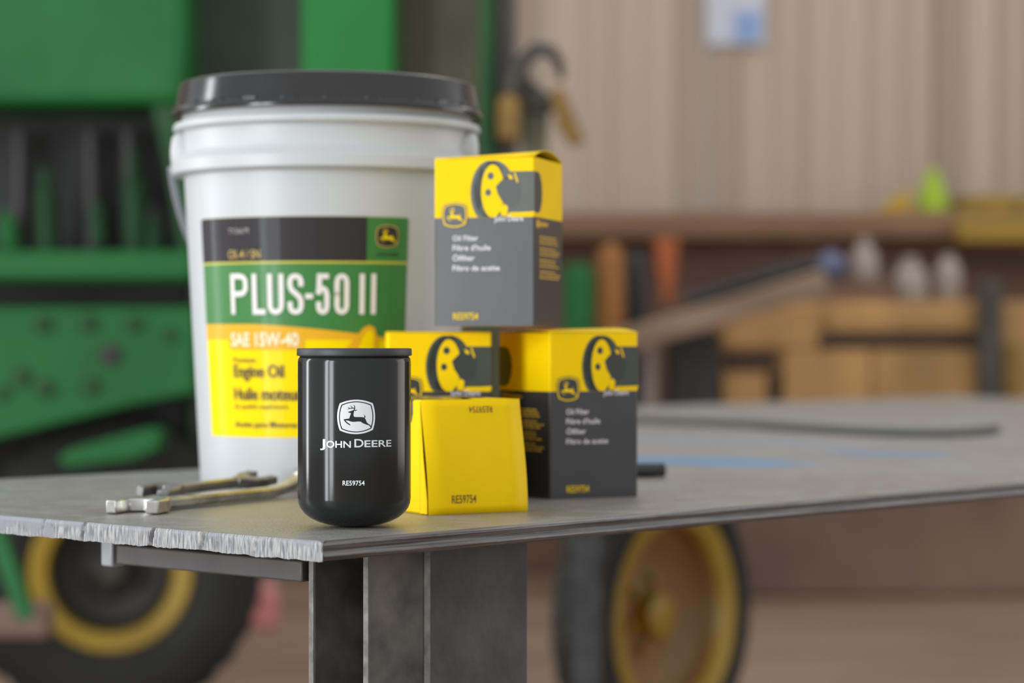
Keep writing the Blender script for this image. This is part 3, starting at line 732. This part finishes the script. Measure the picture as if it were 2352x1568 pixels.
# ------------------------------------------------------------------ green farm machine
gm = thing('farm_machine', 'large green farm machine with dark open bay and yellow-rimmed wheel', 'machine', (-1.0, 6.7, 0))
def part(name, m, boxes, bevel=.012, parent=gm):
    mb = MB()
    for b in boxes: slab(mb, *b)
    return mb.build(name, m, parent, bevel=bevel, seg=3)
def quadpart(name, m, pts, D, depth, bevel=.01, parent=gm):
    mb = MB(); mb.prism(pts, lambda x, y: at(x, y, D), lambda x, y: at(x, y, D)+Vector((0, depth, 0))); return mb.build(name, m, parent, bevel=bevel, seg=3)
quadpart('hood_panel', green, [(-500, -500), (424, -500), (428, 100), (424, 225), (395, 240), (-500, 244)], 6.5, .3, .03)
quadpart('side_post', green_dk, [(345, 236), (428, 236), (440, 585), (412, 585), (380, 380)], 6.52, .2)
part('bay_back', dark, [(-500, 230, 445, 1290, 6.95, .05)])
for x0, y0, x1, y1, mt in ((78, 385, 124, 535, green_dk), (278, 345, 332, 545, green_dk), (200, 462, 240, 520, green_dk), (-10, 482, 40, 535, green), (330, 500, 372, 575, green_dk)):
    a = at((x0+x1)/2, y0, 6.75); b_ = at((x0+x1)/2+8, y1+40, 6.75); mb = MB(); mb.tube([a, a+(b_-a)*.25, a+(b_-a)*.3, b_], [.016, .018, (x1-x0)/2*6.75/F, (x1-x0)/2*6.75/F], 14); mb.build('lever_post', mt, gm)
for x0, y0, x1, y1 in ((190, 300, 235, 470), (275, 296, 322, 348), (26, 300, 70, 470)):
    a = at((x0+x1)/2, y0, 6.85); b_ = at((x0+x1)/2, y1+120, 6.85); mb = MB(); mb.tube([a, b_], (x1-x0)/2*6.85/F, 14); mb.build('hydraulic_rod', greyrod, gm)
part('foot_rail', green, [(-500, 575, 446, 646, 6.4, .35)], .02)
sp = quadpart('side_plate', green, [(-500, 702), (448, 702), (448, 902), (300, 932), (0, 1006), (-500, 1130)], 6.5, .08)
for x, y, r_ in ((255, 815, 26), (50, 865, 25), (105, 892, 24), (210, 886, 24), (5, 902, 20), (100, 745, 22), (205, 742, 22), (310, 745, 20), (390, 770, 16)):
    p = at(x, y, 6.5); Mb = Matrix.Translation(p) @ Matrix.Rotation(PI/2, 4, 'X')
    mb = MB(); k = r_*6.5/F; mb.lathe([(k*1.0, -.004), (k, .004), (k*.62, .006), (k*.60, .022), (.0001, .022)], 6 if r_ > 30 else 18, Mb); mb.build('bolt_head', dark if r_ > 25 else green_dk, sp)
quadpart('tail_bracket', green, [(130, 1050), (165, 1030), (330, 985), (372, 982), (365, 1035), (300, 1058), (150, 1075)], 6.42, .12)
part('axle_beam', dark, [(-500, 1090, 460, 1230, 6.95, .25)])
part('shadow_bay', mat('shadowed_green_paint', (.085, .112, .078), .6, var=.2, scale=4), [(415, -500, 720, 1150, 6.95, .1)])  # shadow of the recess put into the dark green colour
part('green_column', mat('bright_green_paint', (0.020, 0.21, 0.045), .5, spec=.25, var=.1, scale=3), [(692, -500, 906, 1150, 6.5, .3)], .015)
part('dirty_panel', olive, [(900, -500, 1110, 1150, 6.72, .12)])
part('corner_post', green_dk, [(1098, -500, 1136, 1000, 6.42, .16)])
part('mast', dark_br, [(1136, -500, 1186, 700, 6.46, .12)])
mb = MB(); mb.tube([at(*p) for p in ((1165, 240, 6.4), (1185, 190, 6.38), (1202, 140, 6.36), (1232, 112, 6.35), (1262, 115, 6.36), (1282, 140, 6.38), (1290, 180, 6.4))], [.022, .024, .022, .02, .018, .016, .010], 10); mb.build('hydraulic_hose', dark_br, gm)
quadpart('link_arm', dark_br, [(1150, 170), (1195, 150), (1225, 185), (1285, 235), (1262, 262), (1195, 245), (1150, 260)], 6.43, .06)
quadpart('yellow_bracket', mach_yel, [(1144, 226), (1168, 212), (1194, 226), (1194, 320), (1144, 320)], 6.36, .08)
quadpart('yellow_link', mach_yel, [(1262, 205), (1295, 198), (1345, 325), (1312, 335), (1280, 290)], 6.4, .05)
quadpart('lower_link', olive, [(1195, 250), (1262, 262), (1250, 420), (1200, 420)], 6.44, .05)
def wheel(parent, name, c, Rw, Rr, width, ang, recess, lip=.87, disc=None):
    # c: centre of the outer face; axis direction from yaw ang (0 faces the camera, positive faces right)
    ax = Vector((math.sin(ang), -math.cos(ang), 0)); M = Matrix.Translation(c) @ ax.to_track_quat('Z', 'Y').to_matrix().to_4x4()
    mb = MB(); w_ = width; dR = Rw-Rr
    mb.lathe([(Rr, -.005), (Rr+dR*.12, .010), (Rr+dR*.5, .016), (Rr+dR*.82, .004), (Rw*.985, -.02), (Rw*.99, -w_*.5), (Rw*.985, -w_+.02), (Rr+dR*.82, -w_-.004), (Rr+dR*.5, -w_-.016), (Rr, -w_+.005)], 64, M)
    ty = mb.build(name, rubber, parent); mb = MB()
    for k in range(28):
        a = 2*PI*k/28
        for sd in (0, 1):
            aa = a+sd*PI/28; Rl = M @ Matrix.Rotation(aa, 4, 'Z')
            c_ = Rl @ Vector((Rw*.992, 0, -w_*(.28+.44*sd))); mb.box(c_, (Rw*.03, Rw*.10, w_*.42), (Rl.to_3x3() @ Matrix.Rotation((.5 if sd else -.5), 3, 'X')))
    tag(mb.build('tread_lugs', rubber, ty), kind='stuff')
    mb = MB(); mb.lathe([(Rr*1.0, -.012), (Rr*1.02, .006), (Rr*.985, .012), (Rr*(lip+.03), .004), (Rr*lip, -.02)], 64, M); mb.build('rim_lip', wheel_yel, ty)
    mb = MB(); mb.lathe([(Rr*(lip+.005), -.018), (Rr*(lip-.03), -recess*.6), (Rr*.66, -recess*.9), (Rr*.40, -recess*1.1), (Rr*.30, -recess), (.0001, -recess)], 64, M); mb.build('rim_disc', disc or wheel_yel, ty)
    mb = MB(); mb.lathe([(Rr*.22, -recess*1.0), (Rr*.21, -recess*.45), (Rr*.15, -recess*.35), (.0001, -recess*.35)], 24, M); mb.build('hub', wheel_yel if lip > .8 else disc, ty)
    for k in range(6):
        a = 2*PI*k/6+.3; mb = MB(); p = M @ Matrix.Translation((Rr*.32*math.cos(a), Rr*.32*math.sin(a), -recess*1.02)); mb.lathe([(.014, 0), (.014, .02), (.0001, .022)], 6, p); mb.build('wheel_nut', wheel_yel if lip > .8 else disc, ty)
    return ty
wheel(gm, 'wheel', Vector((at(255, 1300, 6.7).x, 6.7, .415)), .415, .222, .26, math.radians(8), .13, .76, dark_br)  # dark disc, hub and nuts paint in the shade inside the yellow rim
mb = MB(); mb.tube([at(-60, 1080, 6.15), at(5, 1260, 6.12), at(62, 1420, 6.1)], .028, 4); mb.build('green_strut', green, gm)
part('drawbar', rust, [(-400, 1386, 112, 1470, 6.2, .1)], .02)
rw = thing('implement_wheel', 'black tyre on a deep-dished yellow rim standing on floor behind the table', 'wheel', (at(1550, 1421, 5.98).x, 5.98, 0))
wheel(rw, 'tyre', Vector((at(1550, 1421, 5.98).x, 5.98, .372)), .366, .272, .12, math.radians(53), .085, .82, mat('shaded_rim_amber', (.30, .165, .055), .55, var=.15, scale=5))  # amber disc colour holds the shade of the yellow dish

# ------------------------------------------------------------------ far clutter along the back wall
BD = 10.0
cab = thing('plywood_cabinet', 'amber plywood cabinet along the back wall', 'cabinet', (at(2130, 700, BD).x, BD+.2, 0))
def cpart(name, m, boxes, parent=cab, bevel=.006):
    mb = MB()
    for b_ in boxes: slab(mb, *b_)
    return mb.build(name, m, parent, bevel=bevel)
FLY = 784+EYE*F/BD
cpart('carcass', ply, [(1655, 692, 2650, FLY-2, BD+.02, .45)])
cpart('drawer_front', ply, [(1900, 704, 2244, 758, BD-.01, .03)])
cpart('drawer_front', ply, [(1662, 704, 1880, 800, BD-.01, .03)])
cpart('shadow_gap', ply_dk, [(1800, 766, 2244, 800, BD-.004, .02)])
cpart('door', ply, [(1800, 804, 2000, 1116, BD-.01, .03)])
cpart('door', ply, [(2008, 804, 2244, 1116, BD-.01, .03)])
cpart('slot_shade', ply_dk, [(1662, 808, 1784, 850, BD-.006, .02)])  # dark panel standing in for the shade inside a slot
cpart('door', ply, [(1662, 858, 1760, 1116, BD-.01, .03)])
cpart('divider', ply_dk, [(1762, 858, 1796, 1116, BD-.004, .02)])
cpart('plinth', mat('shaded_red_brown_board', (.19, .115, .085), .75, var=.2, scale=2), [(1660, 1120, 2650, FLY-2, BD-.06, .1)])  # dark red-brown carries the shade along the cabinet bottom
cpart('corner_post', dark_br, [(2250, 640, 2302, 1118, BD-.12, .08)])
cpart('end_panel', mach_yel, [(2306, 790, 2345, 900, BD-.03, .04)])
def simple(name, m, label, cat, build, group=None, bevel=0):
    mb = MB(); build(mb); return tag(mb.build(name, m, bevel=bevel), label, cat, group)
def vessel(name, m, label, cat, x, y0, y1, hwpx, D, shoulder=.15, neck=.35, zfloor=None, cap=None):
    p = at(x, y1, D); top = at(x, y0, D).z; z0 = p.z if zfloor is None else zfloor; h = top-z0; r_ = hwpx*D/F
    t = thing(name, label, cat, (p.x, D, z0)); Mv = Matrix.Translation((p.x, D, z0)); s_ = r_*shoulder/.15
    mb = MB(); mb.lathe([(.0001, 0), (r_*.94, 0), (r_, r_*.08), (r_, h-s_*1.4), (r_*.92, h-s_*.8), (r_*.7, h-s_*.35), (r_*neck, h-s_*.2), (r_*neck, h)], 28, Mv); mb.build('body', m, t)
    mb = MB(); mb.lathe([(r_*neck*1.15, h-s_*.12), (r_*neck*1.15, h+s_*.1), (r_*neck*.9, h+s_*.18), (.0001, h+s_*.18)], 20, Mv); mb.build('cap', cap or m, t)
    return t
vessel('gas_cylinder', green, 'tall green cylinder on floor right of the top carton', 'gas cylinder', 1328, 606, 0, 37, 9.9, .05, .6, 0.0)
vessel('gas_cylinder', orange_m, 'tall orange-brown cylinder next to the green cylinder', 'gas cylinder', 1402, 560, 0, 31, 9.9, .12, .4, 0.0)
vessel('gas_cylinder', dark, 'tall black cylinder right of the orange-brown cylinder', 'gas cylinder', 1462, 575, 0, 25, 10.0, .12, .4, 0.0)
simple('hanging_strap', orange_r, 'orange strap hanging from the brown wall ledge', 'strap', lambda mb: mb.prism([(1502, 548), (1558, 548), (1552, 620), (1540, 700), (1528, 700), (1512, 620)], lambda x, y: at(x, y, WD-.46), lambda x, y: at(x, y, WD-.44)), bevel=.004)
def locker(mb): a = at(1540, 762, 9.75); b_ = at(1652, 762, 9.75); mb.box(((a.x+b_.x)/2, 9.93, a.z/2), (b_.x-a.x, .36, a.z))
lk = thing('black_locker', 'plain black steel locker left of the plywood cabinet', 'locker', (at(1596, 762, 9.75).x, 9.9, 0))
mb = MB(); locker(mb); mb.build('locker_body', dark, lk, bevel=.01)
a = at(1596, 800, 9.75); mb = MB(); mb.box((a.x, 9.745, a.z*.52), (.17, .014, a.z*.85)); mb.build('locker_door', dark, lk, bevel=.004)
mb = MB(); mb.box((a.x+.06, 9.735, a.z*.7), (.012, .02, .09)); mb.build('handle', greyrod, lk, bevel=.003)
pp = at(1492, 768, 9.8); pt = thing('pipe_post', 'beige-grey upright pipe left of the black locker', 'post', (pp.x, 9.8, 0))
mb = MB(); mb.tube([(pp.x, 9.8, 0), (pp.x, 9.8, pp.z)], .032, 18); mb.build('pipe', jug_m, pt)
mb = MB(); mb.tube([(pp.x, 9.8, 0), (pp.x, 9.8, .015)], .075, 18); mb.build('base_flange', jug_m, pt)
def beam(mb, x0, y0, x1, y1, thk, D, depth):
    a = at(x0, y0, D); b_ = at(x1, y1, D); d = b_-a; L = d.length; an = math.atan2(d.z, d.x)
    mb.box((a+b_)/2+Vector((0, depth/2, 0)), (L, depth, thk*D/F), Matrix.Rotation(-an, 3, 'Y'))
simple('timber_beam', lt_wood, 'long weathered timber propped diagonally across the locker and cabinet', 'timber', lambda mb: beam(mb, 1330, 816, 1900, 645, 58, 9.60, .12), bevel=.01)
simple('steel_pipe', dark, 'dark pipe lying above the slanted timber', 'pipe', lambda mb: mb.tube([at(1580, 692, 9.66), at(1870, 605, 9.66)], .03, 12))
def crate_boards(mb): slab(mb, 1850, 645, 2050, 690, BD+.05, .3)
cr = thing('wooden_crate', 'low dark wooden crate on top of the cabinet', 'crate', (at(1950, 690, BD).x, BD+.2, at(1950, 690, BD).z))
mb = MB(); slab(mb, 1850, 645, 2050, 667, BD+.05, .3); mb.build('slat', dkbrown_wood, cr, bevel=.004)
mb = MB(); slab(mb, 1850, 669, 2050, 691, BD+.05, .3); mb.build('slat', dkbrown_wood, cr, bevel=.004)
pb = at(1908, 610, BD+.12); bl = thing('blue_lamp', 'round blue-grey ball-shaped lamp on the dark crate', 'lamp', (pb.x, pb.y, pb.z-.062))
mb = MB(); mb.lathe([(.0001, -.058)]+[(.06*math.cos(math.radians(t)), .06*math.sin(math.radians(t))) for t in range(-70, 90, 10)]+[(.0001, .06)], 24, Matrix.Translation(pb)); mb.build('globe', blue_m, bl)
mb = MB(); mb.lathe([(.034, -.064), (.036, -.05), (.024, -.046), (.0001, -.046)], 20, Matrix.Translation(pb)); mb.build('foot', dark, bl)
vessel('plastic_jug', jug_m, 'whitish jug on the crate beside the blue ball', 'jug', 1985, 556, 645, 34, BD+.14, .2, .4)
vessel('plastic_jug', jug_m, 'widest dusty white jug, on the cabinet top', 'jug', 2090, 598, 691, 42, BD+.14, .16, .4)
vessel('plastic_jug', jug_m, 'narrow dusty white jug nearest the dark corner post', 'jug', 2178, 590, 691, 30, BD+.14, .16, .45)
LZ = 486
fn = at(2142, LZ, WD-.30); ft = thing('lime_funnel', 'lime green funnel upside down on the brown ledge', 'funnel', (fn.x, fn.y, fn.z))
h_ = 98*(WD-.3)/F; mb = MB(); mb.lathe([(.075, 0), (.078, .004), (.074, .02), (.055, h_*.55), (.032, h_*.8), (.026, h_), (.020, h_), (.024, h_*.8), (.046, h_*.55), (.066, .01)], 28, Matrix.Translation(fn)); mb.build('cone', lime_m, ft)
mb = MB(); mb.lathe([(.078, -.0005), (.084, .003), (.084, .012), (.076, .014)], 28, Matrix.Translation(fn)); mb.build('rim', lime_m, ft)
simple('amber_wedge', amber_m, 'amber plastic wheel chock left of the lime funnel', 'wheel chock', lambda mb: mb.prism([(2012, LZ), (2092, LZ), (2092, 440), (2076, 436), (2042, 462)], lambda x, y: at(x, y, WD-.40), lambda x, y: at(x, y, WD-.30)), bevel=.008)
tb = thing('yellow_toolbox', 'dull yellow metal toolbox on the right end of the ledge', 'toolbox', (at(2330, LZ, WD-.4).x, WD-.3, at(0, LZ, WD-.4).z))
cpart('box_body', yel_dull, [(2205, 462, 2480, LZ, WD-.40, .2)], tb); cpart('box_lid', yel_dull, [(2201, 448, 2484, 463, WD-.405, .21)], tb); cpart('latch', dark, [(2330, 458, 2350, 472, WD-.412, .01)], tb)
mb = MB(); slab(mb, 2200, 500, 4300, 556, WD-.60, .1); tag(mb.build('yellow_beam', yel_dull, bevel=.01), 'dull yellow beam below the toolbox at the right edge', 'beam')
ps = thing('wall_notice', 'white and blue paper notice pinned high on the tan wall', 'notice', (at(1690, 102, WD-.03).x, WD-.03, at(1690, 102, WD-.03).z))
cpart('sheet', paper_m, [(1624, -90, 1756, 102, WD-.035, .004)], ps, 0); cpart('blue_print', paper_b, [(1686, 26, 1748, 96, WD-.037, .002)], ps, 0)
jc = at(602, 1440, 8.9); jr = thing('fuel_can', 'small faded red can on the floor behind the table leg', 'fuel can', (jc.x, 8.9, 0))
mb = MB(); mb.box((jc.x, 8.9, .072), (.115, .085, .142)); mb.build('can_body', red_m, jr, bevel=.018)
mb = MB(); mb.tube([(jc.x+.028, 8.9, .13), (jc.x+.03, 8.9, .19)], [.02, .013], 12); mb.build('spout', pink_m, jr)
mb = MB(); mb.tube([(jc.x-.045, 8.9, .138), (jc.x-.04, 8.9, .172), (jc.x, 8.9, .175), (jc.x+.012, 8.9, .138)], .008, 8); mb.build('handle', pink_m, jr)
bpy.context.view_layer.update()
